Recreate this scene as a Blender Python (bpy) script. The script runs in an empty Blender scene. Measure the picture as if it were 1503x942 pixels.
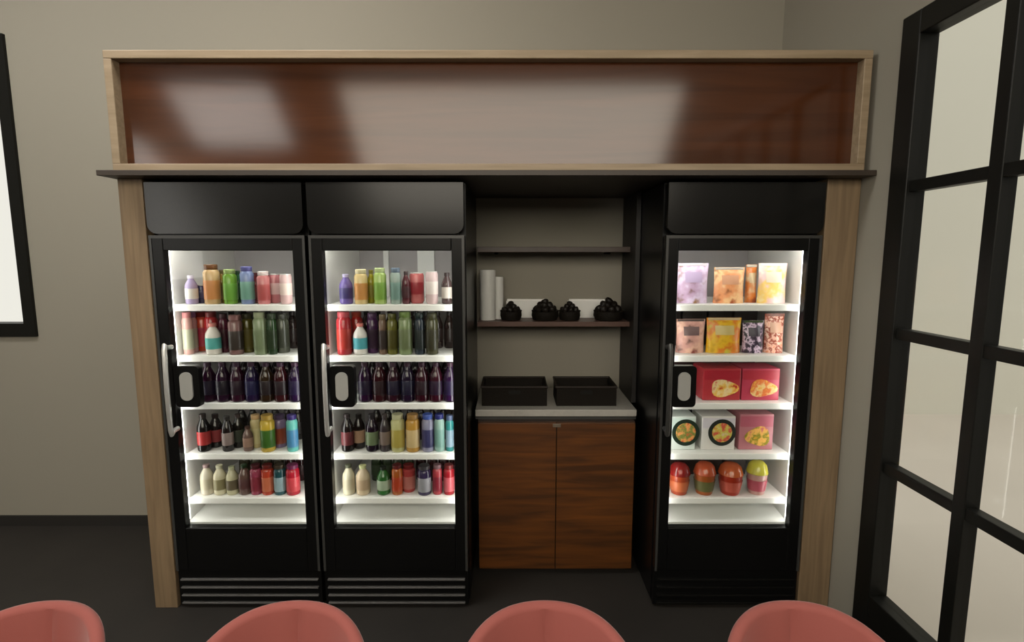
import bpy, bmesh, math, random
from mathutils import Vector, Matrix
random.seed(4)
S = bpy.context.scene
C = S.collection
PI = math.pi
# ------------------------------------------------------------------ camera
F = 773.0
H = 1.807
PITCH = math.radians(7.08)
cs, sn = math.cos(PITCH), math.sin(PITCH)
cd = bpy.data.cameras.new('camera'); cam = bpy.data.objects.new('camera', cd); C.objects.link(cam)
cam.location = (0, 0, H); cam.rotation_euler = (PI/2 - PITCH, 0, 0)
cd.sensor_fit = 'HORIZONTAL'; cd.sensor_width = 36; cd.lens = 36*F/1503; cd.clip_start = .02
S.camera = cam

def zat(py, d):                       # height of a point seen at row py on the plane Y = d
    r = (471-py)/F
    return H + (r*cs*d - sn*d)/(cs + r*sn)
def xat(px, d, z):
    return (px-751.5)/F*(d*cs - sn*(z-H))

# ------------------------------------------------------------------ materials
def lin(c):
    return tuple(((v/255)/12.92 if v/255 <= .04045 else ((v/255+.055)/1.055)**2.4) for v in c)
MC = {}
def mat(name, col, rough=.5, metal=0, spec=.5, coat=0, sheen=0, emit=None, es=0, bump=0, bscale=200, var=0, vscale=6, vstretch=(1,1,1), srgb=False):
    key = (name, tuple(col), rough, metal)
    if key in MC: return MC[key]
    if srgb: col = lin(col)
    m = bpy.data.materials.new(name); m.use_nodes = True
    nt = m.node_tree; b = nt.nodes['Principled BSDF']
    b.inputs['Base Color'].default_value = (*col, 1); b.inputs['Roughness'].default_value = rough
    b.inputs['Metallic'].default_value = metal; b.inputs['Specular IOR Level'].default_value = spec
    b.inputs['Coat Weight'].default_value = coat; b.inputs['Coat Roughness'].default_value = .08
    b.inputs['Sheen Weight'].default_value = sheen; b.inputs['Sheen Roughness'].default_value = .4
    if emit:
        b.inputs['Emission Color'].default_value = (*emit, 1); b.inputs['Emission Strength'].default_value = es
    if bump or var:
        tc = nt.nodes.new('ShaderNodeTexCoord'); mp = nt.nodes.new('ShaderNodeMapping')
        mp.inputs['Scale'].default_value = vstretch
        nt.links.new(tc.outputs['Object'], mp.inputs['Vector'])
        if var:
            n = nt.nodes.new('ShaderNodeTexNoise'); n.inputs['Scale'].default_value = vscale; n.inputs['Detail'].default_value = 5
            nt.links.new(mp.outputs[0], n.inputs['Vector'])
            r = nt.nodes.new('ShaderNodeMapRange'); r.inputs['From Min'].default_value = .3; r.inputs['From Max'].default_value = .7
            r.inputs['To Min'].default_value = 1-var; r.inputs['To Max'].default_value = 1+var
            nt.links.new(n.outputs['Fac'], r.inputs['Value'])
            mx = nt.nodes.new('ShaderNodeVectorMath'); mx.operation = 'SCALE'
            mx.inputs[0].default_value = col; nt.links.new(r.outputs[0], mx.inputs['Scale'])
            nt.links.new(mx.outputs[0], b.inputs['Base Color'])
        if bump:
            n2 = nt.nodes.new('ShaderNodeTexNoise'); n2.inputs['Scale'].default_value = bscale
            nt.links.new(mp.outputs[0], n2.inputs['Vector'])
            bp = nt.nodes.new('ShaderNodeBump'); bp.inputs['Strength'].default_value = bump; bp.inputs['Distance'].default_value = .002
            nt.links.new(n2.outputs['Fac'], bp.inputs['Height']); nt.links.new(bp.outputs[0], b.inputs['Normal'])
    MC[key] = m
    return m

def wood(name, c1, c2, rough, stretch, scale=3, coat=0, spec=.5, plank=None):
    m = bpy.data.materials.new(name); m.use_nodes = True
    nt = m.node_tree; b = nt.nodes['Principled BSDF']; L = nt.links.new
    b.inputs['Roughness'].default_value = rough; b.inputs['Coat Weight'].default_value = coat
    b.inputs['Specular IOR Level'].default_value = spec
    tc = nt.nodes.new('ShaderNodeTexCoord'); mp = nt.nodes.new('ShaderNodeMapping'); mp.inputs['Scale'].default_value = stretch
    L(tc.outputs['Object'], mp.inputs['Vector'])
    n = nt.nodes.new('ShaderNodeTexNoise'); n.inputs['Scale'].default_value = scale; n.inputs['Detail'].default_value = 8; n.inputs['Distortion'].default_value = .6
    L(mp.outputs[0], n.inputs['Vector'])
    cr = nt.nodes.new('ShaderNodeValToRGB'); cr.color_ramp.elements[0].position = .35; cr.color_ramp.elements[1].position = .68
    cr.color_ramp.elements[0].color = (*c1, 1); cr.color_ramp.elements[1].color = (*c2, 1)
    L(n.outputs['Fac'], cr.inputs[0])
    L(cr.outputs[0], b.inputs['Base Color'])
    bp = nt.nodes.new('ShaderNodeBump'); bp.inputs['Strength'].default_value = .08; bp.inputs['Distance'].default_value = .001
    L(n.outputs['Fac'], bp.inputs['Height'])
    if coat == 0: L(bp.outputs[0], b.inputs['Normal'])
    return m

def printed(name, cols, scale=10, rough=.3):          # printed food packaging: patches of several inks
    m = bpy.data.materials.new(name); m.use_nodes = True
    nt = m.node_tree; b = nt.nodes['Principled BSDF']; L = nt.links.new
    b.inputs['Roughness'].default_value = rough
    tc = nt.nodes.new('ShaderNodeTexCoord')
    n = nt.nodes.new('ShaderNodeTexNoise'); n.inputs['Scale'].default_value = scale; n.inputs['Detail'].default_value = 3
    L(tc.outputs['Object'], n.inputs['Vector'])
    cr = nt.nodes.new('ShaderNodeValToRGB'); cr.color_ramp.interpolation = 'EASE'
    el = cr.color_ramp.elements
    while len(el) < len(cols): el.new(.5)
    for i, c in enumerate(cols):
        el[i].position = .32 + .36*i/(len(cols)-1); el[i].color = (*lin(c), 1)
    L(n.outputs['Fac'], cr.inputs[0]); L(cr.outputs[0], b.inputs['Base Color'])
    return m

def glass_mat(name, tint=(1,1,1), refl=1.0):
    m = bpy.data.materials.new(name); m.use_nodes = True
    nt = m.node_tree; nt.nodes.clear(); L = nt.links.new
    o = nt.nodes.new('ShaderNodeOutputMaterial'); mx = nt.nodes.new('ShaderNodeMixShader')
    t = nt.nodes.new('ShaderNodeBsdfTransparent'); t.inputs[0].default_value = (*tint, 1)
    g = nt.nodes.new('ShaderNodeBsdfGlossy'); g.inputs['Roughness'].default_value = .02
    fr = nt.nodes.new('ShaderNodeFresnel'); fr.inputs['IOR'].default_value = 1.45
    mm = nt.nodes.new('ShaderNodeMath'); mm.operation = 'MULTIPLY'; mm.inputs[1].default_value = refl
    ge = nt.nodes.new('ShaderNodeNewGeometry'); inv = nt.nodes.new('ShaderNodeMath'); inv.operation = 'SUBTRACT'; inv.inputs[0].default_value = 1
    m2 = nt.nodes.new('ShaderNodeMath'); m2.operation = 'MULTIPLY'
    L(ge.outputs['Backfacing'], inv.inputs[1]); L(fr.outputs[0], mm.inputs[0]); L(mm.outputs[0], m2.inputs[0]); L(inv.outputs[0], m2.inputs[1]); L(m2.outputs[0], mx.inputs[0]); L(t.outputs[0], mx.inputs[1]); L(g.outputs[0], mx.inputs[2]); L(mx.outputs[0], o.inputs[0])
    return m

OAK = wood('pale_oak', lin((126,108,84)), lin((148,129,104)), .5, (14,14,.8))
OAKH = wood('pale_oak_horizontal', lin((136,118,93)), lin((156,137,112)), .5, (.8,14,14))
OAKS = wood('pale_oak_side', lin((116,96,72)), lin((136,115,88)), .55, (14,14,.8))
GLOSSW = wood('lacquered_red_brown_wood', lin((64,35,18)), lin((78,43,23)), .12, (.6,6,8), scale=2, coat=0, spec=.5)
WALNUT = wood('walnut', lin((66,36,8)), lin((104,58,15)), .45, (1.2,9,16), scale=1.6)
DWALNUT = wood('dark_walnut', lin((44,30,22)), lin((62,42,30)), .4, (1.2,9,14), scale=2)
WALL = mat('warm_grey_paint', lin((142,137,125)), .85, bump=.05, bscale=300)
CEIL = mat('ceiling_paint', lin((190,185,175)), .9)
FLOORM = mat('charcoal_floor', lin((44,41,38)), .6, spec=.25, bump=.1, bscale=60, var=.12, vscale=3)
BASEB = mat('charcoal_skirting', lin((38,36,34)), .5)
BLK = mat('satin_black_metal', (.004,.004,.004), .3, spec=.2)
BLKM = mat('black_frame_metal', (.005,.005,.004), .45, spec=.25)
BLKD = mat('dark_grey_panel', (.006,.0058,.0054), .2, spec=.28)
CHAR = mat('charcoal_trim', (.035,.035,.033), .35)
WHT = mat('white_enamel', (.78,.78,.75), .4)
LINER = mat('liner_enamel', (.62,.61,.58), .45)
GREYL = mat('grey_liner', (.36,.335,.335), .5)
WIRE = mat('white_shelf_coating', (.9,.9,.87), .35)
SILV = mat('brushed_silver', (.62,.62,.6), .3, metal=.6)
LED = mat('light_strip', (.9,.9,.9), .5, emit=(1,.985,.95), es=15)
GLASS = glass_mat('door_glass', (.93,.94,.93), .8)
WGLASS = glass_mat('window_glass', (.95,.95,.93), .35)

# ------------------------------------------------------------------ mesh helpers
def nb(): return bmesh.new()
def box(bm, x0, x1, y0, y1, z0, z1, bev=0, seg=2):
    r = bmesh.ops.create_cube(bm, size=1)
    vs = r['verts']
    bmesh.ops.scale(bm, vec=(abs(x1-x0), abs(y1-y0), abs(z1-z0)), verts=vs)
    bmesh.ops.translate(bm, vec=((x0+x1)/2, (y0+y1)/2, (z0+z1)/2), verts=vs)
    if bev:
        es = list({e for v in vs for e in v.link_edges})
        bmesh.ops.bevel(bm, geom=es, offset=bev, segments=seg, profile=.5, affect='EDGES')
    return vs
def lathe(bm, prof, n=24, cx=0, cy=0):
    rings = []
    for r, z in prof:
        if r < 1e-6: rings.append([bm.verts.new((cx, cy, z))])
        else: rings.append([bm.verts.new((cx+r*math.cos(2*PI*i/n), cy+r*math.sin(2*PI*i/n), z)) for i in range(n)])
    for a, b in zip(rings, rings[1:]):
        for i in range(n):
            j = (i+1) % n
            if len(a) == 1 and len(b) == 1: continue
            if len(a) == 1: bm.faces.new((a[0], b[j], b[i]))
            elif len(b) == 1: bm.faces.new((a[i], a[j], b[0]))
            else: bm.faces.new((a[i], a[j], b[j], b[i]))
def tube(bm, pts, r, n=12):
    pts = [Vector(p) for p in pts]; rings = []
    for i, p in enumerate(pts):
        t = (pts[min(i+1, len(pts)-1)] - pts[max(i-1, 0)]).normalized()
        a = t.orthogonal().normalized() if i == 0 else (a - t*a.dot(t)).normalized()
        b = t.cross(a); rr = r[i] if isinstance(r, (list, tuple)) else r
        rings.append([bm.verts.new(p + a*rr*math.cos(2*PI*k/n) + b*rr*math.sin(2*PI*k/n)) for k in range(n)])
    for u, v in zip(rings, rings[1:]):
        for k in range(n): bm.faces.new((u[k], u[(k+1) % n], v[(k+1) % n], v[k]))
    bm.faces.new(rings[0][::-1]); bm.faces.new(rings[-1])
def rrect(bm, w, h, r, y0, y1, cz=0, cx=0, seg=6, corners=(1,1,1,1)):
    pts = []
    for k, (sx, sz) in enumerate(((1,1),(-1,1),(-1,-1),(1,-1))):
        if not corners[k]: pts.append((cx+sx*w/2, cz+sz*h/2)); continue
        ox, oz = cx+sx*(w/2-r), cz+sz*(h/2-r)
        for i in range(seg+1):
            a = PI/2*k + PI/2*i/seg
            pts.append((ox+r*math.cos(a), oz+r*math.sin(a)))
    f = [bm.verts.new((x, y0, z)) for x, z in pts]; g = [bm.verts.new((x, y1, z)) for x, z in pts]
    bm.faces.new(f); bm.faces.new(g[::-1]); n = len(pts)
    for i in range(n): bm.faces.new((f[i], g[i], g[(i+1) % n], f[(i+1) % n]))
def obj(name, bm, m, parent=None, smooth=False, loc=None):
    bmesh.ops.recalc_face_normals(bm, faces=bm.faces)
    me = bpy.data.meshes.new(name); bm.to_mesh(me); bm.free()
    for mm in (m if isinstance(m, list) else [m]): me.materials.append(mm)
    if smooth:
        for p in me.polygons: p.use_smooth = True
        try: me.set_sharp_from_angle(angle=math.radians(38))
        except Exception: pass
    o = bpy.data.objects.new(name, me); C.objects.link(o)
    if parent: o.parent = parent
    if loc: o.location = loc
    return o
def tag(o, label, cat, group=None):
    o['label'] = label; o['category'] = cat
    if group: o['group'] = group
    return o
def thing(name, label, cat, loc=(0,0,0), rz=0, group=None):
    o = bpy.data.objects.new(name, None); C.objects.link(o); o.empty_display_size = .1
    o.location = loc; o.rotation_euler = (0, 0, rz)
    return tag(o, label, cat, group)
def struct(name, bm, m, smooth=False):
    o = obj(name, bm, m, None, smooth); o['kind'] = 'structure'; return o
def B(*a, **k):
    bm = nb(); box(bm, *a, **k); return bm

# ------------------------------------------------------------------ the room
XR, YB, XL, YF, ZC = 1.635, 3.366, -4.9, -4.2, 4.15
W = .145
XR2, WYE = 3.3, .33                   # nearer than WYE the room is wider
WY1 = 2.3235; WZ1 = 2.78              # right glazed wall: far edge and top
WX0, WX1, WZb, WZt = -4.30, -3.06, 1.29, 3.13      # left window in the back wall
bm = nb(); box(bm, XL-.15, XR+W, YF-.15, YB+.15, -.1, 0); box(bm, XR+W, XR2+.15, YF-.15, WYE, -.1, 0)
struct('floor', bm, FLOORM)
bm = nb(); box(bm, XL-.15, XR+W, -1.45, YB+.15, ZC, ZC+.1); box(bm, XR+W, XR2+.15, -1.45, WYE, ZC, ZC+.1)
struct('ceiling', bm, CEIL)
bm = nb()
box(bm, XL-.15, WX0, YB, YB+.15, 0, ZC); box(bm, WX1, XR, YB, YB+.15, 0, ZC)
box(bm, WX0, WX1, YB, YB+.15, 0, WZb); box(bm, WX0, WX1, YB, YB+.15, WZt, ZC)
struct('wall_back', bm, WALL)
bm = nb()
box(bm, XR, XR+W, WY1, YB+.15, 0, ZC); box(bm, XR, XR+W, WYE, WY1, WZ1, ZC); box(bm, XR, XR2, WYE-W, WYE, 0, ZC)
box(bm, XR2, XR2+.15, YF, WYE, 0, ZC)
struct('wall_right', bm, WALL)
LY0, LY1, LZ0, LZ1 = -3.5, -1.8, 1.4, 3.4
bm = nb()
box(bm, XL-.15, XL, YF, LY0, 0, ZC); box(bm, XL-.15, XL, LY1, YB, 0, ZC)
box(bm, XL-.15, XL, LY0, LY1, 0, LZ0); box(bm, XL-.15, XL, LY0, LY1, LZ1, ZC)
struct('wall_left', bm, WALL)
P0, P1 = Vector((-1.45, ZC)), Vector((YF, 1.62))
dirv = (P1-P0).normalized()
bm = nb(); box(bm, XL-.15, XR2+.15, YF-.15, YF, 0, 1.62); struct('wall_front', bm, WALL)
def slope_quad(bm, x0, x1, t0, t1, off0=0, off1=.1):
    nrm = Vector((dirv.y, -dirv.x))
    vs = []
    for o_ in (off0, off1):
        for t, x in ((t0,x0),(t0,x1),(t1,x1),(t1,x0)):
            p = P0 + dirv*t + nrm*o_; vs.append(bm.verts.new((x, p.x, p.y)))
    for q in ((0,1,2,3),(7,6,5,4),(0,4,5,1),(1,5,6,2),(2,6,7,3),(3,7,4,0)): bm.faces.new([vs[i] for i in q])
TL = (P1-P0).length
R0, R1, RX = .36, 2.58, 2.17
bm = nb()
slope_quad(bm, XL-.15, XR2+.15, 0, R0); slope_quad(bm, XL-.15, XR2+.15, R1, TL)
slope_quad(bm, -2.95, -RX, R0, R1); slope_quad(bm, XL-.15, -4.35, R0, R1); slope_quad(bm, -4.35, -2.95, 1.35, R1); slope_quad(bm, RX, XR2+.15, R0, R1)
struct('wall_slope', bm, WALL)
# frosted roof window in the slope, and the tall window in the left wall: daylight
DAY = mat('daylit_frosted_pane', (.8,.8,.78), .6, emit=(1,.915,.77), es=6.3)
DAYL = mat('daylit_frosted_side_pane', (.8,.8,.78), .6, emit=(1,.96,.89), es=5.6)
bm = nb(); slope_quad(bm, -RX, RX, R0, R1, .05, .07); struct('window_3', bm, DAY)
bm = nb()
slope_quad(bm, -RX, -RX+.04, R0, R1, -.01, .05); slope_quad(bm, RX-.04, RX, R0, R1, -.01, .05)
slope_quad(bm, -RX+.04, RX-.04, R0, R0+.04, -.01, .05); slope_quad(bm, -RX+.04, RX-.04, R1-.04, R1, -.01, .05)
o = obj('window_frame', bm, BLKM, bpy.data.objects['window_3'])
bm = nb(); slope_quad(bm, -4.35, -2.95, R0, 1.35, .05, .07); struct('window_5', bm, DAYL)
bm = nb()
slope_quad(bm, -4.35, -4.31, R0, 1.35, -.01, .05); slope_quad(bm, -2.99, -2.95, R0, 1.35, -.01, .05)
slope_quad(bm, -4.31, -2.99, R0, R0+.04, -.01, .05); slope_quad(bm, -4.31, -2.99, 1.31, 1.35, -.01, .05)
obj('window_frame', bm, BLKM, bpy.data.objects['window_5'])
bm = nb(); box(bm, XL-.09, XL-.07, LY0, LY1, LZ0, LZ1); struct('window_4', bm, DAYL)
bm = nb()
for a in ((LY0, LY0+.06, LZ0, LZ1), (LY1-.06, LY1, LZ0, LZ1), (LY0+.06, LY1-.06, LZ0, LZ0+.06), (LY0+.06, LY1-.06, LZ1-.06, LZ1)):
    box(bm, XL-.07, XL+.01, *a)
obj('window_frame', bm, BLKM, bpy.data.objects['window_4'])
# left window (frame, pane)
f = .07
bm = nb(); box(bm, WX0+f, WX1-f, YB+.03, YB+.04, WZb+f, WZt-f); w1 = struct('window_1', bm, WGLASS)
bm = nb()
for a in ((WX0, WX0+f, WZb, WZt), (WX1-f, WX1, WZb, WZt), (WX0+f, WX1-f, WZb, WZb+.085), (WX0+f, WX1-f, WZt-f, WZt)):
    box(bm, a[0], a[1], YB-.02, YB+.08, a[2], a[3])
obj('window_frame', bm, BLKM, w1)
# right glazed wall
rows = [.274, .879, 1.476, 2.09, 2.686]
muny = [2.222-.392*k for k in range(0, 6)]
bm = nb(); box(bm, XR+.025, XR+.033, muny[-1]+.1 if False else .4, 2.222, .274, 2.686)
w2 = struct('window_2', bm, WGLASS)
bm = nb()
box(bm, XR-.012, XR+.07, 2.222, WY1, 0, WZ1, bev=.004); box(bm, XR-.012, XR+.07, WYE, .40, 0, WZ1, bev=.004)
box(bm, XR-.012, XR+.07, .40, 2.222, 0, .274, bev=.004); box(bm, XR-.012, XR+.07, .40, 2.222, 2.686, WZ1, bev=.004)
obj('window_frame', bm, BLKM, w2)
bm = nb()
for k in range(1, 5):
    y = 2.222-.392*k
    box(bm, XR-.002, XR+.055, y-.027, y+.027, .274, 2.686, bev=.003)
for z in rows[1:4]:
    box(bm, XR+.003, XR+.05, .40, 2.222, z-.023, z+.023, bev=.003)
obj('glazing_bars', bm, BLKM, w2)
# skirting on the left part of the back wall
bm = nb(); box(bm, XL, -1.86, YB-.014, YB, 0, .07); struct('baseboard_back', bm, BASEB)
# outside: paved court with pale walls
bm = nb(); box(bm, XR+W, 14, WYE, 5.87, -.1, 0); struct('trim_1', bm, mat('pale_paving', lin((222,214,204)), .8, var=.03, vscale=1.2))
bm = nb(); box(bm, XR+W, 14, 5.87, 6.0, -.1, 7.5); struct('trim_2', bm, mat('pale_render', lin((226,224,212)), .85))
# sky
w = bpy.data.worlds.new('sky'); S.world = w; w.use_nodes = True
bg = w.node_tree.nodes['Background']; bg.inputs[0].default_value = (1,.98,.925,1); bg.inputs[1].default_value = .96

# ------------------------------------------------------------------ cooler surround
sur = thing('cooler_surround', 'pale oak built-in surround framing three coolers, with long glossy brown header', 'cabinet', (0, 2.47, 0))
def L_(x0,x1,y0,y1,z0,z1,oy=2.47,**k): return B(x0,x1,y0-oy,y1-oy,z0,z1,**k)
HX0, HX1, HZ0, HZ1 = -1.822, 1.608, 2.187, 2.714
bm = nb(); t=.036; yb = YB-.004-2.47
box(bm, HX0, HX1, 0, yb, HZ1-t, HZ1, bev=.003); box(bm, HX0, HX1, 0, yb, HZ0, HZ0+t, bev=.003)
box(bm, HX0, HX0+t, 0, yb, HZ0+t, HZ1-t, bev=.003); box(bm, HX1-t, HX1, 0, yb, HZ0+t, HZ1-t, bev=.003)
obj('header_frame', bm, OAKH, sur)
obj('header_panel', B(HX0+t, HX1-t, .05, .07, HZ0+t, HZ1-t), GLOSSW, sur)
obj('ledge', L_(-1.862, 1.632, 2.42, YB-.004, 2.163, 2.187, bev=.002), mat('dark_ledge_board', lin((52,42,34)), .5), sur)
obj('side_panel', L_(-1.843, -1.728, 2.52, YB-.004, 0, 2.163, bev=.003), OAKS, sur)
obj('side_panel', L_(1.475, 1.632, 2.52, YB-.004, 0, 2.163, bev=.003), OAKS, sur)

# ------------------------------------------------------------------ coolers
FW = .745
GZ = [zat(y, 2.52) for y in (851, 862.5, 874, 885)]
SH_Y = [447, 522, 592, 666, 731]      # rows of the photograph where the shelves' top edges stand
LZC = zat(567, 2.51)
SHZ = [zat(y, 2.60) for y in SH_Y]
def cooler(name_label, xc, lockx, handlex, standards_and_reflections, handlemat, grillemat):
    root = thing('drinks_cooler', name_label, 'cooler', (xc, 2.52, 0), group='upright glass door coolers')
    hw = FW/2
    bm = nb()
    box(bm, -hw, -hw+.035, .05, .80, .02, 2.15); box(bm, hw-.035, hw, .05, .80, .02, 2.15)
    box(bm, -hw+.035, hw-.035, .70, .80, .02, 2.15)
    box(bm, -hw+.035, hw-.035, .02, .70, 1.88, 2.15); box(bm, -hw+.035, hw-.035, .05, .70, .02, .41)
    obj('cabinet_body', bm, BLK, root)
    bm = nb(); ix = hw-.037
    box(bm, -ix, -ix+.006, .062, .698, .412, 1.878); box(bm, ix-.006, ix, .062, .698, .412, 1.878)
    box(bm, -ix+.006, ix-.006, .062, .698, 1.872, 1.878)
    obj('liner', bm, LINER, root)
    obj('back_liner', B(-ix+.006, ix-.006, .69, .698, .43, 1.872), GREYL, root)
    bm = nb()                                            # sloped white floor cover
    vs = [bm.verts.new(p) for p in ((-ix+.006,.065,.412),(ix-.006,.065,.412),(ix-.006,.065,.435),(-ix+.006,.065,.435),(-ix+.006,.60,.412),(ix-.006,.60,.412),(ix-.006,.60,.50),(-ix+.006,.60,.50))]
    for q in ((0,1,2,3),(4,7,6,5),(3,2,6,7),(0,4,5,1),(0,3,7,4),(1,5,6,2)): bm.faces.new([vs[i] for i in q])
    obj('floor_cover', bm, WHT, root)
    for sx, w_ in standards_and_reflections:
        bm = nb(); box(bm, sx-w_/2, sx+w_/2, .672, .689, .52, 1.87)
        o = obj('standard_and_reflection_bar', bm, WHT, root)  # white standards; the middle cooler's wide bar imitates a reflection
    for z in SHZ:
        bm = nb(); x0, x1 = -ix+.008, ix-.008
        box(bm, x0, x1, .082, .10, z-.032, z, bev=.003)
        box(bm, x0, x1, .10, .60, z-.008, z-.001)
        box(bm, x0, x0+.012, .10, .60, z-.03, z-.008); box(bm, x1-.012, x1, .10, .60, z-.03, z-.008)
        obj('shelf', bm, WIRE, root)
    for sx in (-1, 1):
        obj('light_strip', B(min(sx*.313, sx*.329), max(sx*.313, sx*.329), .048, .058, .46, 1.85), LED, root)
    obj('light_strip', B(-ix+.05, ix-.05, .066, .080, 1.845, 1.870), LED, root)
    bm = nb(); rrect(bm, FW-.012, .237, .045, -.008, .02, cz=2.0275, corners=(0,0,1,1), seg=8)
    obj('sign_panel', bm, BLKD, root)
    # door
    bm = nb(); dx = hw-.004; gx = hw-.066; z0, z1, g0, g1 = .205, 1.902, .436, 1.83
    box(bm, -dx, -gx, 0, .046, z0, z1, bev=.004); box(bm, gx, dx, 0, .046, z0, z1, bev=.004)
    box(bm, -gx, gx, 0, .046, z0, g0, bev=.004); box(bm, -gx, gx, 0, .046, g1, z1, bev=.004)
    d = obj('door', bm, BLK, root)
    bm = nb(); e = .012
    box(bm, -dx, dx, -.003, 0, z1-.014, z1); 
    box(bm, -dx, -dx+.012, -.003, 0, z0, z1-.014); box(bm, dx-.012, dx, -.003, 0, z0, z1-.014)
    obj('door_trim', bm, CHAR, d)
    obj('glass_pane', B(-gx, gx, .020, .026, g0, g1), GLASS, d)
    bm = nb(); hx = handlex
    ha, hb_ = zat(506, 2.46), zat(640, 2.46); hm = (ha+hb_)/2
    tube(bm, [(hx,-.001,ha-.02),(hx,-.035,ha-.018),(hx,-.050,ha-.004),(hx,-.056,ha-.03),(hx,-.060,hm),(hx,-.056,hb_+.03),(hx,-.050,hb_+.004),(hx,-.035,hb_+.018),(hx,-.001,hb_+.02)], .0115, 14)
    obj('handle', bm, handlemat, d, smooth=True)
    bm = nb(); rrect(bm, .120, .205, .02, -.016, .019, cz=LZC, cx=lockx)
    lk = obj('lock_case', bm, BLK, d)
    bm = nb(); rrect(bm, .060, .140, .028, -.024, -.016, cz=LZC+.002, cx=lockx)
    obj('lock_plate', bm, mat('grey_lock_plate', (.33,.33,.31), .4), d)['label'] = 'grey oval lock plate'
    # grille
    bm = nb(); box(bm, -hw+.004, hw-.004, .012, .05, .012, .203)
    g = obj('kick_grille', bm, BLK, root)
    for k in range(4):
        z = GZ[k]
        bm = nb(); vs = box(bm, -hw+.02, hw-.02, -.002, .014, z-.004, z+.004, bev=.0015)
        obj('louvre', bm, grillemat, g)
    for sx in (-1,1):
        for y in (.12,.72):
            bm = nb(); lathe(bm, [(0,0),(.022,0),(.018,.02),(0,.02)], 12, sx*(hw-.06), y); obj('foot', bm, BLK, root)
    return root
xc1, xc2, xc3 = -1.3495, -.5945, 1.0985
GRL = mat('grille_grey_metal', (.10,.097,.094), .4)
cooler('black upright glass door drinks cooler on the left end, beside the left oak panel', xc1, -.232, -.302, [(.06,.026)], SILV, GRL)
cooler('black upright glass door drinks cooler in the middle, left of the open niche', xc2, -.232, -.300, [(-.165,.03),(.075,.10)], SILV, GRL)  # narrow bar is a shelf standard, wide bar a reflection done in white
cooler('black upright glass door food cooler on the right, holding bagged and boxed meals', xc3, -.262, -.345, [], CHAR, BLKD)

# ------------------------------------------------------------------ products
def body_mat(c, rough=.22):
    g = sum(c)/3; c = tuple(int((.86*v+.14*g)*.93) for v in c)
    return mat('packaging_ink_%02x%02x%02x' % tuple(c), c, rough, srgb=True)
def drink(kind, x, y, z, r, h, c, c2=None, c3=None, label='', group=None):
    """kind: bottle, jar, can, carton"""
    names = {'bottle':'drink_bottle','jar':'drink_bottle','can':'drink_can','cup':'food_cup'}
    cats = {'bottle':'bottle','jar':'bottle','can':'can','cup':'cup'}
    t = thing(names[kind], label, cats[kind], (x, y, z), group=group)
    c2 = c2 or c; c3 = c3 or (235,235,230)
    if kind == 'bottle':
        bm = nb(); lathe(bm, [(0,0),(r*.85,0),(r,.006),(r,h*.60),(r*.93,h*.68),(r*.62,h*.80),(r*.42,h*.88),(r*.42,h*.93),(0,h*.93)])
        obj('bottle_body', bm, body_mat(c, .15), t, True)
        bm = nb(); lathe(bm, [(r*1.005,h*.18),(r*1.02,h*.19),(r*1.02,h*.53),(r*1.005,h*.54)])
        obj('label_sleeve', bm, body_mat(c2, .4), t, True)
        bm = nb(); lathe(bm, [(r*.48,h*.89),(r*.50,h*.90),(r*.50,h*.99),(r*.44,h),(0,h)])
        obj('cap', bm, body_mat(c3, .4), t, True)
    elif kind == 'jar':          # wide straight bottle with a wide cap
        bm = nb(); lathe(bm, [(0,0),(r*.9,0),(r,.005),(r,h*.80),(r*.8,h*.86),(r*.72,h*.88),(0,h*.88)])
        obj('bottle_body', bm, body_mat(c, .18), t, True)
        bm = nb(); lathe(bm, [(r*1.005,h*.12),(r*1.02,h*.13),(r*1.02,h*.58),(r*1.005,h*.6)])
        obj('label_sleeve', bm, body_mat(c2, .35), t, True)
        bm = nb(); lathe(bm, [(r*.78,h*.87),(r*.82,h*.88),(r*.82,h*.985),(r*.75,h),(0,h)])
        obj('cap', bm, body_mat(c3, .4), t, True)
    elif kind == 'can':
        bm = nb(); lathe(bm, [(0,.004),(r*.72,.004),(r*.78,0),(r,.012),(r,h-.014),(r*.86,h-.003)])
        obj('can_body', bm, body_mat(c, .2), t, True)
        bm = nb(); lathe(bm, [(r*1.004,h*.30),(r*1.012,h*.31),(r*1.012,h*.68),(r*1.004,h*.69)])
        obj('colour_band', bm, body_mat(c2, .3), t, True)
        bm = nb(); lathe(bm, [(r*.88,h-.004),(r*.88,h),(r*.82,h),(r*.80,h-.005),(0,h-.005)])
        obj('lid', bm, SILV, t, True)
    elif kind == 'cup':
        bm = nb(); lathe(bm, [(0,0),(r*.72,0),(r*.76,.004),(r*.98,h*.62),(r*1.0,h*.64),(0,h*.64)])
        obj('cup_body', bm, body_mat(c, .3), t, True)
        bm = nb(); lathe(bm, [(r*.80,h*.12),(r*.95,h*.45)])
        lathe(bm, [(r*.80+.002,h*.12),(r*.95+.002,h*.45)]); obj('label_sleeve', bm, body_mat(c2, .4), t, True)
        bm = nb(); lathe(bm, [(r*1.02,h*.63),(r*1.05,h*.65),(r*1.0,h*.70),(r*.85,h*.88),(r*.5,h*.98),(0,h)])
        obj('dome_lid', bm, body_mat(c3, .15), t, True)
    return t
XLIM = {'left': (xc1-.325, xc1+.325), 'middle': (xc2-.325, xc2+.325), 'right': (xc3-.325, xc3+.325)}
ORD = ['top', 'second', 'third', 'fourth', 'bottom']
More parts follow.
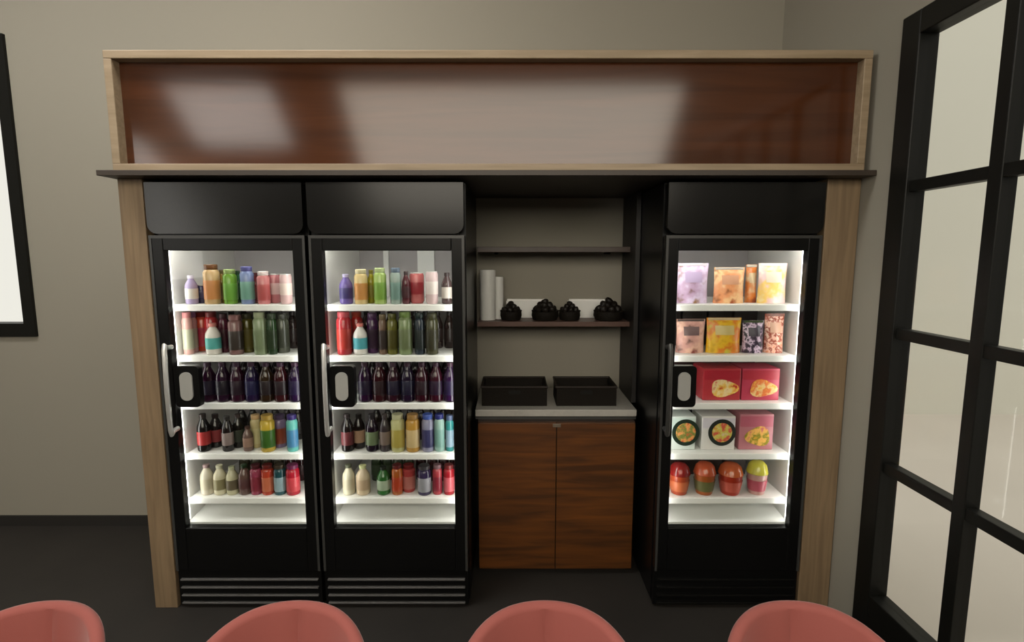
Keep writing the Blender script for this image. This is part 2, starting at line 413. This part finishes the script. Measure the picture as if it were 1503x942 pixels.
def fill(items, shelf, which, top=None, y0=2.653):
    z = SHZ[shelf]; placed = []
    place = 'on the %s shelf, %s cooler' % (ORD[shelf], which)
    for it in items:
        kind, px, pw, ptop, c, c2, c3, desc = it
        y = y0
        while True:
            zc = (z + zat(ptop, y))/2; dep = y*cs - sn*(zc-H)
            r = pw/2*dep/F; x = xat(px, y, zc)
            lo, hi = XLIM[which]; x = min(max(x, lo+r), hi-r)
            if all((x-a)**2+(y-b)**2 > (r+q+.001)**2 for a, b, q in placed): break
            y += .006
        h = min(zat(ptop, y)-z, (SHZ[shelf-1]-.014-z) if shelf else .32)
        placed.append((x, y, r))
        drink(kind, x, y, z, r, h, c, c2, c3, desc+' '+place)
    return placed
def backrow(shelf, which, xc, xs0, xs1, c, cap, cname, front, h=.185, n=8, dy=.17):
    z = SHZ[shelf]
    for k in range(n):
        x = xs0 + (xs1-xs0)*k/(n-1); r = .029; y = 2.665+dy
        while any((x-a)**2+(y-b)**2 <= (r+q+.002)**2 for a, b, q in front): y += .006
        drink('bottle', x, y, z, r, h, c, c, cap, '%s in the back row, %s shelf, %s cooler' % (cname, ORD[shelf], which),
              group='%s, back row, %s shelf, %s cooler' % (cname, ORD[shelf], which))
W_ = (232,228,220); K_ = (22,18,18)
lv,nv,cr,am,gr,dg,tl,rd,pk,pp = (176,160,205),(40,42,92),(222,180,120),(150,110,10),(112,170,40),(14,84,30),(120,180,160),(150,24,28),(214,120,120),(226,186,184)
bt,jr,cn = 'bottle','jar','can'
# left cooler
fill([(bt,281,17,404,lv,W_,(220,210,235),'small lavender bottle at the left end'),
 (cn,296,14,418,nv,(60,60,110),W_,'navy blue can'),
 (jr,311,22,388,cr,(236,150,80),(120,70,30),'cream and orange bottle with brown cap'),
 (bt,326,12,396,am,(130,100,0),(90,70,10),'slim amber bottle'),
 (jr,338,19,395,gr,(120,190,60),(170,200,110),'bright green bottle'),
 (bt,350,13,397,dg,(20,100,40),(20,60,30),'slim dark green bottle'),
 (jr,363,19,391,(120,140,190),tl,(90,90,160),'blue and teal bottle'),
 (bt,376,12,400,(130,20,30),rd,(90,20,20),'slim dark red bottle'),
 (jr,387,18,398,pk,(200,80,80),(240,220,215),'pink bottle with pale cap'),
 (cn,403,17,402,(196,110,116),pp,W_,'dusty pink can'),
 (cn,420,17,402,pp,(240,215,205),W_,'pale pink can at the right end')], 0, 'left')
fr = fill([(jr,268,14,458,(214,160,150),(190,190,160),(200,120,120),'pale pink bottle at the left end'),
 (jr,279,12,458,(200,140,140),(170,150,130),(120,60,110),'slim dusty rose bottle'),
 (bt,313,21,474,(236,230,220),(80,186,180),(250,150,140),'small white bottle with teal base'),
 (jr,295,20,457,(214,62,26),(190,30,60),(150,20,20),'tall orange red bottle'),
 (jr,311,18,457,(168,22,28),(140,20,30),(120,16,20),'tall deep red bottle'),
 (jr,329,13,460,(80,14,40),(60,10,30),(60,12,30),'slim maroon bottle'),
 (jr,346,20,462,(130,90,88),(60,50,44),(150,100,100),'mauve brown bottle'),
 (jr,364,16,460,(84,76,10),(90,80,20),(60,56,20),'olive brown bottle'),
 (jr,382,19,458,(140,156,116),(120,136,96),(160,170,130),'pale sage green bottle'),
 (jr,399,14,460,(26,60,20),(30,50,20),(30,50,24),'dark green bottle'),
 (jr,415,18,460,(74,78,64),(52,56,44),(60,62,54),'grey green bottle at the right end')], 1, 'left')
backrow(1,'left',xc1,-1.52,-1.06,(40,22,20),(30,24,22),'dark brown bottle',fr,h=.20)
NTH = ['first','second','third','fourth','fifth','sixth','seventh']
fr = fill([(bt,306+21.3*k,20,531,[(44,8,36),(40,8,40),(52,8,34),(30,14,60),(48,30,12),(58,8,16),(34,10,52)][k],[(26,10,44),(20,8,30),(34,8,30),(16,14,70),(30,14,20),(30,8,20),(24,10,56)][k],[(60,30,56)]*1 and (66,36,60),
   'dark purple bottle, %s from left,' % NTH[k]) for k in range(7)], 2, 'left')
backrow(2,'left',xc1,-1.52,-1.062,(24,6,16),(40,16,30),'dark plum bottle',fr,h=.2,n=9)
fr = fill([(bt,299,18,607,(24,20,18),(190,40,40),(40,30,26),'dark cola bottle with red label at the left end'),
 (bt,317,18,607,(26,18,18),(150,44,48),(44,30,30),'dark cola bottle, second from the left'),
 (bt,334,16,610,(24,16,16),(150,130,126),(40,34,32),'dark bottle with pale grey label'),
 (bt,350,16,607,(30,28,24),(56,64,50),(80,66,64),'dark bottle with grey green label'),
 (bt,364,14,625,(120,90,80),(170,130,110),(90,60,50),'short brown bottle'),
 (jr,376,15,608,(220,202,140),(226,214,150),(236,190,130),'cream yellow bottle'),
 (jr,393,20,608,(206,170,40),(60,110,30),(200,160,60),'golden yellow bottle with green label'),
 (jr,411,18,608,(130,110,150),(150,60,30),(80,60,100),'purple bottle with rust red label'),
 (jr,429,16,608,(90,190,180),(60,130,180),(50,30,120),'teal bottle with indigo cap at the right end')], 3, 'left')
backrow(3,'left',xc1,-1.50,-1.06,(34,26,22),(40,30,26),'dark cola bottle',fr,h=.185)
fill([(bt,304,18,681,(214,204,182),(200,190,160),(160,130,130),'cream bottle at the left end'),
 (bt,323,18,682,(220,212,176),(150,140,96),(216,214,180),'cream bottle, second from the left'),
 (bt,341,17,684,(206,200,160),(110,96,70),(200,204,160),'cream bottle with olive label'),
 (bt,359,17,681,(110,80,70),(90,50,50),(30,60,24),'brown bottle with dark green cap'),
 (jr,376,16,681,(170,60,90),(150,40,60),(90,20,30),'pinkish red bottle'),
 (jr,393,17,681,(210,60,30),(220,110,70),(120,20,10),'orange red bottle'),
 (jr,411,17,681,(20,80,90),(150,180,190),(60,50,30),'dark teal bottle with pale label'),
 (jr,430,19,681,(190,16,40),(220,60,70),(120,30,80),'crimson bottle at the right end')], 4, 'left', y0=2.66)
backrow(4,'left',xc1,-1.50,-1.31,(70,66,44),(90,90,60),'dark olive bottle',[],h=.17,n=4)
backrow(4,'left',xc1,-1.245,-1.06,(50,10,14),(40,12,16),'dark red bottle',[],h=.17,n=4)
# middle cooler
fill([(bt,508,19,402,(110,90,170),(60,50,120),(190,180,220),'violet bottle at the left end'),
 (jr,530,19,395,(230,200,130),(226,150,70),(236,220,170),'cream and orange bottle'),
 (bt,545,13,396,(150,140,10),(130,120,0),(120,110,20),'slim olive yellow bottle'),
 (jr,558,18,393,(170,200,100),(130,180,60),(190,210,140),'light green bottle'),
 (jr,581,16,393,(150,170,160),(120,160,150),(90,110,130),'grey teal bottle'),
 (bt,596,12,398,(90,30,40),(70,20,30),(50,20,24),'slim dark maroon bottle'),
 (cn,612,21,400,(206,100,100),(170,40,50),W_,'coral red can'),
 (cn,634,18,398,(226,196,196),(240,226,220),W_,'pale pink can'),
 (bt,656,16,400,(70,50,50),(190,180,170),(50,34,34),'dark bottle with white label at right end')], 0, 'middle')
fr = fill([(jr,505,21,457,(190,40,50),(200,50,40),(200,70,80),'tall red bottle at the left end'),
 (bt,529,20,474,(236,232,226),(70,180,196),(240,130,120),'small white bottle with blue base'),
 (jr,524,17,457,(170,24,20),(150,20,20),(200,50,20),'tall deep red bottle'),
 (jr,547,16,459,(70,24,80),(50,20,50),(80,40,90),'dark purple bottle'),
 (jr,562,12,461,(120,90,70),(50,36,34),(120,100,70),'slim brown bottle'),
 (jr,576,15,460,(106,104,16),(80,76,10),(90,90,20),'olive yellow bottle'),
 (jr,595,20,457,(130,150,96),(110,124,80),(110,140,60),'pale olive green bottle'),
 (jr,616,15,459,(26,40,56),(30,40,40),(30,50,50),'dark navy bottle'),
 (jr,634,18,459,(66,64,34),(50,48,28),(60,60,30),'dark olive bottle at the right end')], 1, 'middle')
backrow(1,'middle',xc2,-.79,-.34,(40,22,20),(30,24,22),'dark brown bottle',fr,h=.20)
fr = fill([(bt,536+20.8*k,20,531,[(44,10,50),(58,8,20),(50,8,28),(30,12,44),(56,10,26),(58,8,28),(40,10,52)][k],[(26,10,50),(40,8,20),(20,8,44),(16,14,50),(36,8,26),(34,10,44),(26,10,56)][k],(66,36,56),
   'dark maroon bottle, %s from left,' % NTH[k]) for k in range(7)], 2, 'middle')
backrow(2,'middle',xc2,-.76,-.30,(24,6,16),(40,16,30),'dark plum bottle',fr,h=.2,n=9)
fr = fill([(bt,510,18,607,(26,18,18),(110,40,46),(40,26,26),'dark bottle with dull red label at the left end'),
 (bt,527,17,607,(26,20,18),(180,140,110),(36,30,28),'dark bottle with beige label'),
 (bt,546,18,607,(30,16,34),(110,130,90),(36,30,34),'dark bottle with green label'),
 (bt,565,16,607,(60,50,56),(130,110,100),(80,70,74),'dark grey bottle with brown label'),
 (jr,584,20,607,(200,196,130),(190,170,70),(206,204,160),'pale yellow bottle'),
 (jr,606,20,607,(206,150,50),(220,190,130),(190,140,70),'golden orange bottle'),
 (jr,628,18,607,(140,140,170),(60,60,110),(60,90,190),'blue and grey bottle'),
 (jr,645,15,607,(150,190,180),(120,170,160),(30,40,130),'pale aqua bottle'),
 (jr,660,12,609,(30,130,130),(120,150,170),(70,90,130),'slim teal bottle at the right end')], 3, 'middle')
backrow(3,'middle',xc2,-.75,-.32,(34,26,22),(40,30,26),'dark cola bottle',fr,h=.185)
fill([(bt,512,18,681,(206,200,170),(190,180,150),(90,96,70),'cream bottle with olive cap at the left end'),
 (bt,533,20,682,(220,196,160),(196,166,130),(210,214,150),'tan cream bottle with light green cap'),
 (bt,563,19,684,(40,110,40),(170,190,160),(16,30,16),'green bottle with black cap'),
 (jr,583,16,681,(190,90,20),(200,60,20),(110,20,20),'rust orange bottle'),
 (jr,600,19,681,(190,60,60),(200,110,100),(130,20,20),'soft red bottle'),
 (jr,623,20,682,(50,36,80),(160,160,170),(60,56,60),'dark indigo bottle with grey label'),
 (jr,642,14,681,(190,60,70),(150,30,50),(130,90,100),'slim pinkish red bottle'),
 (jr,659,16,681,(170,16,30),(200,80,90),(110,20,20),'crimson bottle at the right end')], 4, 'middle', y0=2.66)

backrow(4,'middle',xc2,-.76,-.58,(50,70,40),(60,70,44),'dark olive bottle',[],h=.17,n=4)
backrow(4,'middle',xc2,-.51,-.32,(50,10,14),(40,12,16),'dark red bottle',[],h=.17,n=4)
# right cooler: bags, boxes, trays, cups
def bag(px0, px1, ptop, shelf, cols, desc, y=2.70, clip=None, sc=11):
    z = SHZ[shelf]; z1 = zat(ptop, y); x0, x1 = xat(px0, y, (z+z1)/2), xat(px1, y, (z+z1)/2)
    w, h = x1-x0, z1-z; n, m_ = 14, 14; th = .032
    t = thing('food_bag', desc+', %s shelf of right cooler' % ORD[shelf], 'bag', ((x0+x1)/2, y, z))
    bm = nb(); g = {}
    rnd = random.Random(int(px0))
    ph = rnd.random()*6
    for s in (-1, 1):
        for i in range(n+1):
            for j in range(m_+1):
                u, v = i/n, j/m_
                e = (max(0, math.sin(PI*u))**.45)*(max(0, 1-((v-.04)/.9)**4) if v > .04 else 1) if v < .94 else 0
                e = max(0, e)*(1-.35*v)
                if v > .92: e = 0
                yy = s*(th*e+.0008) + .0035*math.sin(9*u+ph+5*v)*e
                g[s,i,j] = bm.verts.new((w*(u-.5)*(1-.05*math.sin(PI*v)), yy, h*v + .004*math.sin(12*u+ph)*(v > .5)*0))
    for s in (-1, 1):
        for i in range(n):
            for j in range(m_): bm.faces.new((g[s,i,j], g[s,i+1,j], g[s,i+1,j+1], g[s,i,j+1]))
    for i in range(n):
        for j in (0, m_): bm.faces.new((g[-1,i,j], g[-1,i+1,j], g[1,i+1,j], g[1,i,j]))
    for j in range(m_):
        for i in (0, n): bm.faces.new((g[-1,i,j], g[-1,i,j+1], g[1,i,j+1], g[1,i,j]))
    obj('bag_body', bm, printed('printed_film', cols[0], sc), t, True)
    obj('seal_strip', B(-w*.46, w*.46, -.0035, .0035, h*.93, h*.995, bev=.001), body_mat(cols[1], .3), t)
    bm = nb()                                          # front label following the belly
    gl = {}
    for i in range(9):
        for j in range(5):
            u, v = .22+.56*i/8, .52+.26*j/4
            e = (math.sin(PI*u)**.45)*max(0, 1-((v-.04)/.9)**4)*(1-.35*v)
            gl[i,j] = [bm.verts.new((w*(u-.5)*(1-.05*math.sin(PI*v)), -(th*e+.0008)+.0035*math.sin(9*u+ph+5*v)*e-o_, h*v)) for o_ in (.0012, .0022)]
    for k in (0, 1):
        for i in range(8):
            for j in range(4): bm.faces.new((gl[i,j][k], gl[i+1,j][k], gl[i+1,j+1][k], gl[i,j+1][k]))
    obj('front_label', bm, body_mat(cols[2], .35), t, True)
bag(993,1039,386,0,([(110,70,40),(190,160,190),(214,196,224),(140,100,60)],(224,216,226),(196,172,214)),'lilac and brown food bag at the left end')
bag(1047,1092,392,0,([(110,60,30),(226,150,100),(236,190,140),(150,70,30)],(190,180,170),(226,160,120)),'clear bag of orange food in the middle')
bag(1094,1110,388,0,([(220,190,150),(210,120,50),(120,50,20)],(210,200,180),(226,196,150)),'narrow amber and cream bag', y=2.74)
bag(1112,1154,386,0,([(236,220,170),(240,200,110),(226,190,190),(240,232,210)],(240,236,220),(236,222,196)),'cream and yellow food bag at the right end')
bag(992,1034,468,1,([(60,34,30),(200,150,140),(226,180,160),(120,50,40)],(90,80,76),(120,90,90)),'brown and pink food bag at the left end')
bag(1036,1087,466,1,([(190,150,20),(226,180,40),(214,120,40),(190,190,70)],(214,190,150),(226,200,120)),'bright yellow food bag')
bag(1089,1120,470,1,([(26,18,28),(60,46,66),(214,190,214),(30,24,34)],(70,86,50),(60,50,66)),'black and purple speckled bag', sc=34)
bag(1121,1150,460,1,([(226,140,100),(240,190,170),(150,60,40),(236,200,180)],(150,80,60),(236,180,150)),'peach and orange speckled bag at the right end', sc=34)
def carton(px0, px1, ptop, shelf, cols, plate, desc, y=2.66, kind='box'):
    z = SHZ[shelf]; z1 = zat(ptop, y); x0, x1 = xat(px0, y, (z+z1)/2), xat(px1, y, (z+z1)/2); w, h = x1-x0, z1-z
    t = thing('meal_box', desc+', %s shelf of right cooler' % ORD[shelf], 'box', ((x0+x1)/2, y, z))
    obj('carton', B(-w/2, w/2, 0, .16, 0, h, bev=.003), body_mat(cols[0], .35), t)
    bm = nb(); rrect(bm, w*.96, h*.3, .006, -.002, 0, cz=h*.80)
    obj('title_band', bm, body_mat(cols[1], .35), t)
    if plate == 'round':
        r = h*.40
        bm = nb(); lathe(bm, [(0,.001),(r,.001),(r,-.001),(0,-.001)], 32)
        bmesh.ops.rotate(bm, cent=(0,0,0), matrix=Matrix.Rotation(PI/2, 3, 'X'), verts=bm.verts)
        bmesh.ops.translate(bm, vec=(w*.10, -.0022, h*.52), verts=bm.verts); obj('printed_dish', bm, body_mat(cols[2], .35), t)
        r *= .72
        bm = nb(); lathe(bm, [(0,.001),(r,.001),(r,-.001),(0,-.001)], 32)
        bmesh.ops.rotate(bm, cent=(0,0,0), matrix=Matrix.Rotation(PI/2, 3, 'X'), verts=bm.verts)
        bmesh.ops.translate(bm, vec=(w*.10, -.0042, h*.52), verts=bm.verts); obj('printed_food', bm, printed('printed_food', cols[3], 30), t)
    else:
        bm = nb(); pts = 22; f_ = []; g_ = []
        for k in range(pts):
            a = 2*PI*k/pts; rr = 1+.12*math.sin(3*a+px0)
            f_.append(bm.verts.new((w*.06+w*.36*rr*math.cos(a), -.003, h*.38+h*.27*rr*math.sin(a))))
            g_.append(bm.verts.new((w*.06+w*.36*rr*math.cos(a), 0, h*.38+h*.27*rr*math.sin(a))))
        bm.faces.new(f_); bm.faces.new(g_[::-1])
        for k in range(pts): bm.faces.new((f_[k], g_[k], g_[(k+1) % pts], f_[(k+1) % pts]))
        obj('printed_food', bm, printed('printed_food', cols[3], 22), t)
carton(1032,1087,541,2,[(206,50,60),(196,30,50),None,[(200,30,30),(236,190,90),(236,214,160),(214,80,50)]],'blob','red meal box with yellow food picture, left of the pair')
carton(1089,1144,541,2,[(214,60,90),(200,40,60),None,[(236,170,50),(236,204,140),(226,120,60),(236,200,90)]],'blob','pink-red meal box with orange food picture, right of the pair')
carton(984,1021,611,3,[(226,236,230),(206,224,216),(30,50,36),[(190,60,30),(226,150,90),(110,130,60),(200,90,60)]],'round','pale mint meal box with round dark dish, at left end')
carton(1030,1079,611,3,[(236,232,226),(220,214,224),(40,46,40),[(214,140,90),(206,80,70),(206,196,90),(220,190,170)]],'round','white meal box with round dark dish')
carton(1085,1135,608,3,[(200,120,130),(196,90,110),None,[(226,170,60),(130,130,30),(236,180,90),(206,110,110)]],'blob','dusty pink meal box with yellow food picture')
fill([('cup',997,30,678,(196,70,30),(226,110,60),(150,24,20),'orange red food cup at the left end'),
 ('cup',1034,31,677,(190,90,30),(110,110,60),(200,80,40),'orange and green food cup'),
 ('cup',1072,34,678,(196,50,24),(220,90,70),(206,90,40),'red food cup with orange lid'),
 ('cup',1111,29,675,(226,170,160),(214,90,110),(226,216,60),'pink food cup with yellow lid at right end')], 4, 'right', y0=2.67)

def back_boxes(shelf, n, c, cname, hh, x0, x1):
    z = SHZ[shelf]
    for k in range(n):
        w = (x1-x0)/n - .012; x = x0 + (x1-x0)*(k+.5)/n
        t = thing('meal_box', '%s in the back row, %s shelf, right cooler' % (cname, ORD[shelf]), 'box', (x, 2.90, z), group='%s, back row, %s shelf, right cooler' % (cname, ORD[shelf]))
        obj('carton', B(-w/2, w/2, 0, .12, 0, hh, bev=.003), body_mat(c, .5), t)
        obj('flap', B(-w/2+.004, w/2-.004, .004, .116, hh, hh+.003), body_mat(tuple(int(v*.8) for v in c), .5), t)
back_boxes(1, 4, (44,34,30), 'dark brown box', .195, xc3-.30, xc3+.27)
back_boxes(2, 4, (60,26,26), 'dark maroon box', .175, xc3-.20, xc3+.27)
back_boxes(3, 4, (40,40,34), 'dark olive box', .175, xc3-.30, xc3+.27)
back_boxes(4, 4, (50,30,22), 'dark brown box', .165, xc3-.30, xc3+.25)
# ------------------------------------------------------------------ niche
cabx0, cabx1, cy0 = -.188, .682, 2.81
cab = thing('base_cabinet', 'walnut brown two-door base cabinet standing in the open niche', 'cabinet', ((cabx0+cabx1)/2, cy0, 0))
cw = cabx1-cabx0; ch = zat(620, 2.81)
bm = nb(); box(bm, -cw/2, cw/2, .02, YB-.004-cy0, .03, ch); box(bm, -cw/2+.02, cw/2-.02, .05, .5, 0, .03)
obj('carcass', bm, DWALNUT, cab)
for s in (-1, 1):
    x0, x1 = (-cw/2+.002, -.0035) if s < 0 else (-.0015+.003, cw/2-.002)
    d = obj('door', B(x0, x1, 0, .019, .034, ch-.004, bev=.0015), WALNUT, cab)
bm = nb(); box(bm, -.022, .022, -.006, 0, ch-.026, ch-.006, bev=.002)
obj('catch_plate', bm, mat('dull_bronze', (.14,.11,.08), .4), cab)
wt = B(-.205, .632+.0, 2.86, YB-.004, ch+.022, ch+.06, bev=.003)
wt = nb(); box(wt, -.205, .696, 2.855, YB-.004, ch+.020, ch+.058, bev=.003)
tag(obj('worktop', wt, mat('grey_stone_worktop', lin((168,165,158)), .35, var=.06, vscale=40)), 'light grey worktop lying over the walnut base cabinet', 'worktop')
sp = nb(); box(sp, -.205, .696, 2.87, YB-.004, ch, ch+.020)
o = obj('worktop_support', sp, CHAR, bpy.data.objects['worktop'])
wtz = ch+.058
# end panel at the right of the niche
ep = thing('niche_panel', 'dark upright panel at the right side of the open niche', 'panel', (.711, 3.0, 0))
obj('panel_board', B(-.013, .012, 0, YB-.006-3.0, wtz+.001, 2.160), mat('near_black_board', (.012,.010,.009), .5), ep)
def shelf(y_, ytop, thick, d0, x0, x1, m, label):
    zt = zat(ytop, d0)
    t = thing('wall_shelf', label, 'shelf', ((x0+x1)/2, d0, zt-thick))
    obj('shelf_board', B(-(x1-x0)/2, (x1-x0)/2, 0, YB-.003-d0, 0, thick, bev=.002), m, t)
    bm = nb()
    for s in (-1, 1):
        box(bm, s*(x1-x0)*.38-.01, s*(x1-x0)*.38+.01, .1, YB-.004-d0, -.012, 0)
    obj('bracket', bm, BLKM, t)
    return zt
shelf(0, 362, .032, 3.13, -.205, .698, DWALNUT, 'empty dark brown shelf, the upper one on the niche wall')
sz = shelf(0, 472, .030, 3.10, -.205, .698, mat('reddish_brown_board', lin((84,58,48)), .45, var=.1, vscale=8, vstretch=(1,8,8)), 'reddish brown shelf under the cups and bowls, the lower one on the niche wall')
# canisters
def canister(px, pw, ptop, y, label):
    z1 = zat(ptop, y); zc = (sz+z1)/2; x = xat(px, y, zc); r = pw/2*(y*cs-sn*(zc-H))/F; h = z1-sz
    t = thing('canister', label, 'canister', (x, y, sz)); bm = nb()
    lathe(bm, [(0,0),(r*.94,0),(r*.97,.004),(r*.985,h*.90),(0,h*.90)]); obj('canister_body', bm, WHT, t, True)
    bm = nb(); lathe(bm, [(r,h*.895),(r,h*.985),(r*.96,h),(0,h)]); obj('lid', bm, WHT, t, True)
    return r
canister(716, 23, 396, 3.20, 'taller white cylinder canister at the left end of the lower niche shelf')
canister(732, 14, 406, 3.255, 'shorter narrow white canister beside the taller one on the niche shelf')
def holder(px, ptop, pw, y, label):
    z1 = zat(ptop, y); x = xat(px, y, z1); w = pw*(y*cs-sn*(z1-H))/F; h = z1-sz
    t = thing('napkin_holder', label, 'holder', (x, y, sz))
    bm = nb(); box(bm, -w/2, w/2, 0, .004, 0, h*.9, bev=.0015); box(bm, -w/2, w/2, .036, .040, 0, h*.9, bev=.0015); box(bm, -w/2, w/2, .004, .036, 0, .006)
    obj('holder_body', bm, WHT, t)
    obj('paper_stack', B(-w/2+.006, w/2-.006, .007, .033, .006, h, bev=.002), mat('white_paper', (.88,.87,.84), .8), t)
holder(773, 439, 60, 3.295, 'white upright holder between the first and second dark baskets on the niche shelf')
holder(862, 439, 56, 3.295, 'white upright holder left of the rightmost dark basket on the niche shelf')
WICK = mat('dark_wicker', (.008,.006,.004), .7, spec=.15, bump=.9, bscale=120)
PODM = mat('dark_pod', (.010,.007,.005), .5, spec=.3)
def basket(px, pw, y, pos, k):
    hb = .055
    x = xat(px, y, sz+hb); r = pw/2*(y*cs)/F
    t = thing('snack_basket', 'dark woven bowl of dark pods, %s, lower niche shelf' % pos, 'basket', (x, y, sz))
    bm = nb(); lathe(bm, [(0,0),(r*.80,0),(r*.90,.004),(r*1.0,hb*.5),(r*.97,hb-.003),(r*.95,hb),(r*.89,hb-.002),(r*.92,hb*.5),(r*.8,.012),(0,.010)], 28)
    obj('basket_body', bm, WICK, t, True)
    bm = nb(); n = 28
    for i in range(n):
        a = 2*PI*i/n
        bmesh.ops.create_icosphere(bm, subdivisions=1, radius=.0055, matrix=Matrix.Translation((r*.95*math.cos(a), r*.95*math.sin(a), hb+.001)))
    obj('braided_rim', bm, WICK, t, True)
    rnd = random.Random(k)
    pr = r*.27
    ring = [(math.cos(a)*r*.62, math.sin(a)*r*.62, hb+pr*.5) for a in [2*PI*i/7 + k for i in range(7)]]
    ring += [(math.cos(a)*r*.34, math.sin(a)*r*.34, hb+pr*1.5) for a in [2*PI*i/4 + k*.7 for i in range(4)]] + [(0, 0, hb+pr*2.4)]
    for q in ring:
        bm = nb(); lathe(bm, [(0,-pr*.8),(pr*.6,-pr*.75),(pr*.95,-pr*.2),(pr*1.05,pr*.3),(pr*.9,pr*.65),(pr*.5,pr*.85),(0,pr*.9)], 14)
        bmesh.ops.rotate(bm, cent=(0,0,0), matrix=Matrix.Rotation(rnd.uniform(-.7,.7), 3, 'X') @ Matrix.Rotation(rnd.uniform(-.7,.7), 3, 'Y'), verts=bm.verts)
        tag(obj('coffee_pod', bm, PODM, None, True, (x+q[0], y+q[1], sz+q[2])), 'dark pod in the woven bowl %s' % pos, 'pod', 'dark pods in the woven bowl, %s' % pos)
basket(750, 32, 3.19, 'nearest the canisters', 1)
basket(800, 40, 3.19, 'second from the canisters', 2)
basket(836, 32, 3.19, 'third from the canisters', 3)
basket(893, 44, 3.19, 'farthest from the canisters', 4)
# two square baskets on the worktop
def crate(px0, px1, label):
    y = 2.93; h = .118; x0 = xat(px0, y, wtz+h*.5); x1 = xat(px1, y, wtz+h*.5); w = x1-x0; dp = .24
    t = thing('storage_basket', label, 'basket', ((x0+x1)/2, y, wtz))
    bm = nb()
    box(bm, -w/2, w/2, 0, .012, 0, h-.012, bev=.003); box(bm, -w/2, w/2, dp-.012, dp, 0, h-.012, bev=.003)
    box(bm, -w/2, -w/2+.012, .012, dp-.012, 0, h-.012); box(bm, w/2-.012, w/2, .012, dp-.012, 0, h-.012); box(bm, -w/2+.012, w/2-.012, .012, dp-.012, 0, .008)
    obj('basket_body', bm, WICK, t)
    bm = nb()
    tube(bm, [(-w/2,0,h-.007),(w/2,0,h-.007),(w/2,dp,h-.007),(-w/2,dp,h-.007),(-w/2,0.001,h-.007)], .008, 8)
    obj('rim', bm, mat('dark_brown_rim', (.016,.011,.008), .6, spec=.25), t, True)
    bm = nb(); rrect(bm, .07, .022, .010, -.003, 0, cz=h*.68)
    obj('hand_grip', bm, BLKM, t)
crate(707, 803, 'dark woven storage basket on the left of the grey worktop')
crate(817, 905, 'dark woven storage basket on the right of the grey worktop')

# ------------------------------------------------------------------ pink chairs
PINK = mat('dusty_pink_velvet', (.30,.084,.071), .8, sheen=.3, spec=.3, bump=.15, bscale=500)
PINKD = mat('pink_piping', (.52,.20,.175), .75, sheen=.5)
def make_chair(label, x):
    t = thing('tub_chair', label, 'chair', (x, 1.115, 0), group='pink tub chairs along the front')
    R = .243; A = math.radians(112); n = 56
    def top(a): 
        u = abs(a)/math.radians(55)
        return .857 - .040*u**3 if u < 1 else .817 - .105*((abs(a)-math.radians(55))/math.radians(57))**1.3
    prof_n = 12
    bm = nb(); rings = []
    zb = .38
    for i in range(n+1):
        a = -A + 2*A*i/n; tz = top(a)
        groove = .007*math.exp(-(a/.022)**2)
        dirx, diry = math.sin(a), math.cos(a)
        th = .034; ring = []
        # closed profile: inner up, rounded rim, outer down
        lean = lambda z: .018*(z-zb)/(.857-zb)
        pts = []
        for k in range(9):
            z = zb + (tz-.017-zb)*k/8; bulge = .006*math.sin(PI*k/8)
            pts.append((-th/2 - bulge + groove, z))
        for k in range(1, 8):
            b = PI - PI*k/8; pts.append((math.cos(b)*th/2, tz-.017+math.sin(b)*.017))
        for k in range(9):
            z = tz-.017 - (tz-.017-zb)*k/8; pts.append((th/2, z))
        for p, z in pts:
            r = R - .024 + p + lean(z)
            taper = 1 - .10*(1-(z-zb)/(tz-zb))
            ring.append(bm.verts.new((dirx*r*taper, diry*r*taper, z)))
        rings.append(ring)
    m_ = len(rings[0])
    for u, v in zip(rings, rings[1:]):
        for k in range(m_): bm.faces.new((u[k], v[k], v[(k+1) % m_], u[(k+1) % m_]))
    bm.faces.new(rings[0]); bm.faces.new(rings[-1][::-1])
    obj('backrest', bm, PINK, t, True)
    bm = nb(); rr = .215
    lathe(bm, [(0,.38),(rr*.93,.38),(rr,.40),(rr*1.01,.44),(rr*.97,.47),(rr*.85,.485),(0,.49)], 40)
    for v in bm.verts:
        v.co.y = v.co.y*1.06 - .03
        if v.co.y < 0: v.co.y *= 1.05
    obj('seat', bm, PINK, t, True)
    bm = nb(); lathe(bm, [(0,.355),(.17,.355),(.18,.38),(0,.38)], 30); obj('seat_base', bm, BLKM, t, True)
    for sx, sy in ((-1,-1),(1,-1),(-1,1),(1,1)):
        bm = nb(); tube(bm, [(sx*.11, sy*.11, .36), (sx*.215, sy*.20, 0)], [.017, .010], 12); obj('leg', bm, BLKM, t, True)
    return t
for x, lb in ((-1.266,'dusty pink tub chair at the left edge, in front of the bare grey wall'),
              (-.590,'dusty pink tub chair in front of the two left coolers'),
              (.090,'dusty pink tub chair in front of the walnut base cabinet'),
              (.766,'dusty pink tub chair in front of the food cooler, beside the glazed wall')):
    make_chair(lb, x)

# ------------------------------------------------------------------ ceiling lamp and render look
def lamp(x, label):
    lp = thing('ceiling_light', label, 'lamp', (x, 1.8, ZC))
    obj('lamp_housing', B(-.55, .55, -.32, .32, -.07, 0, bev=.01), WHT, lp)
    obj('lamp_diffuser', B(-.52, .52, -.29, .29, -.076, -.07), mat('lamp_diffuser', (.9,.9,.9), .5, emit=(1,.975,.925), es=21), lp)
lamp(-3.0, 'flat white ceiling light panel above the bare grey wall')
lamp(-1.25, 'flat white ceiling light panel above the two left coolers')
S.view_settings.view_transform = 'Standard'; S.view_settings.look = 'None'
S.view_settings.exposure = 0; S.view_settings.gamma = 1; S.view_settings.use_curve_mapping = False
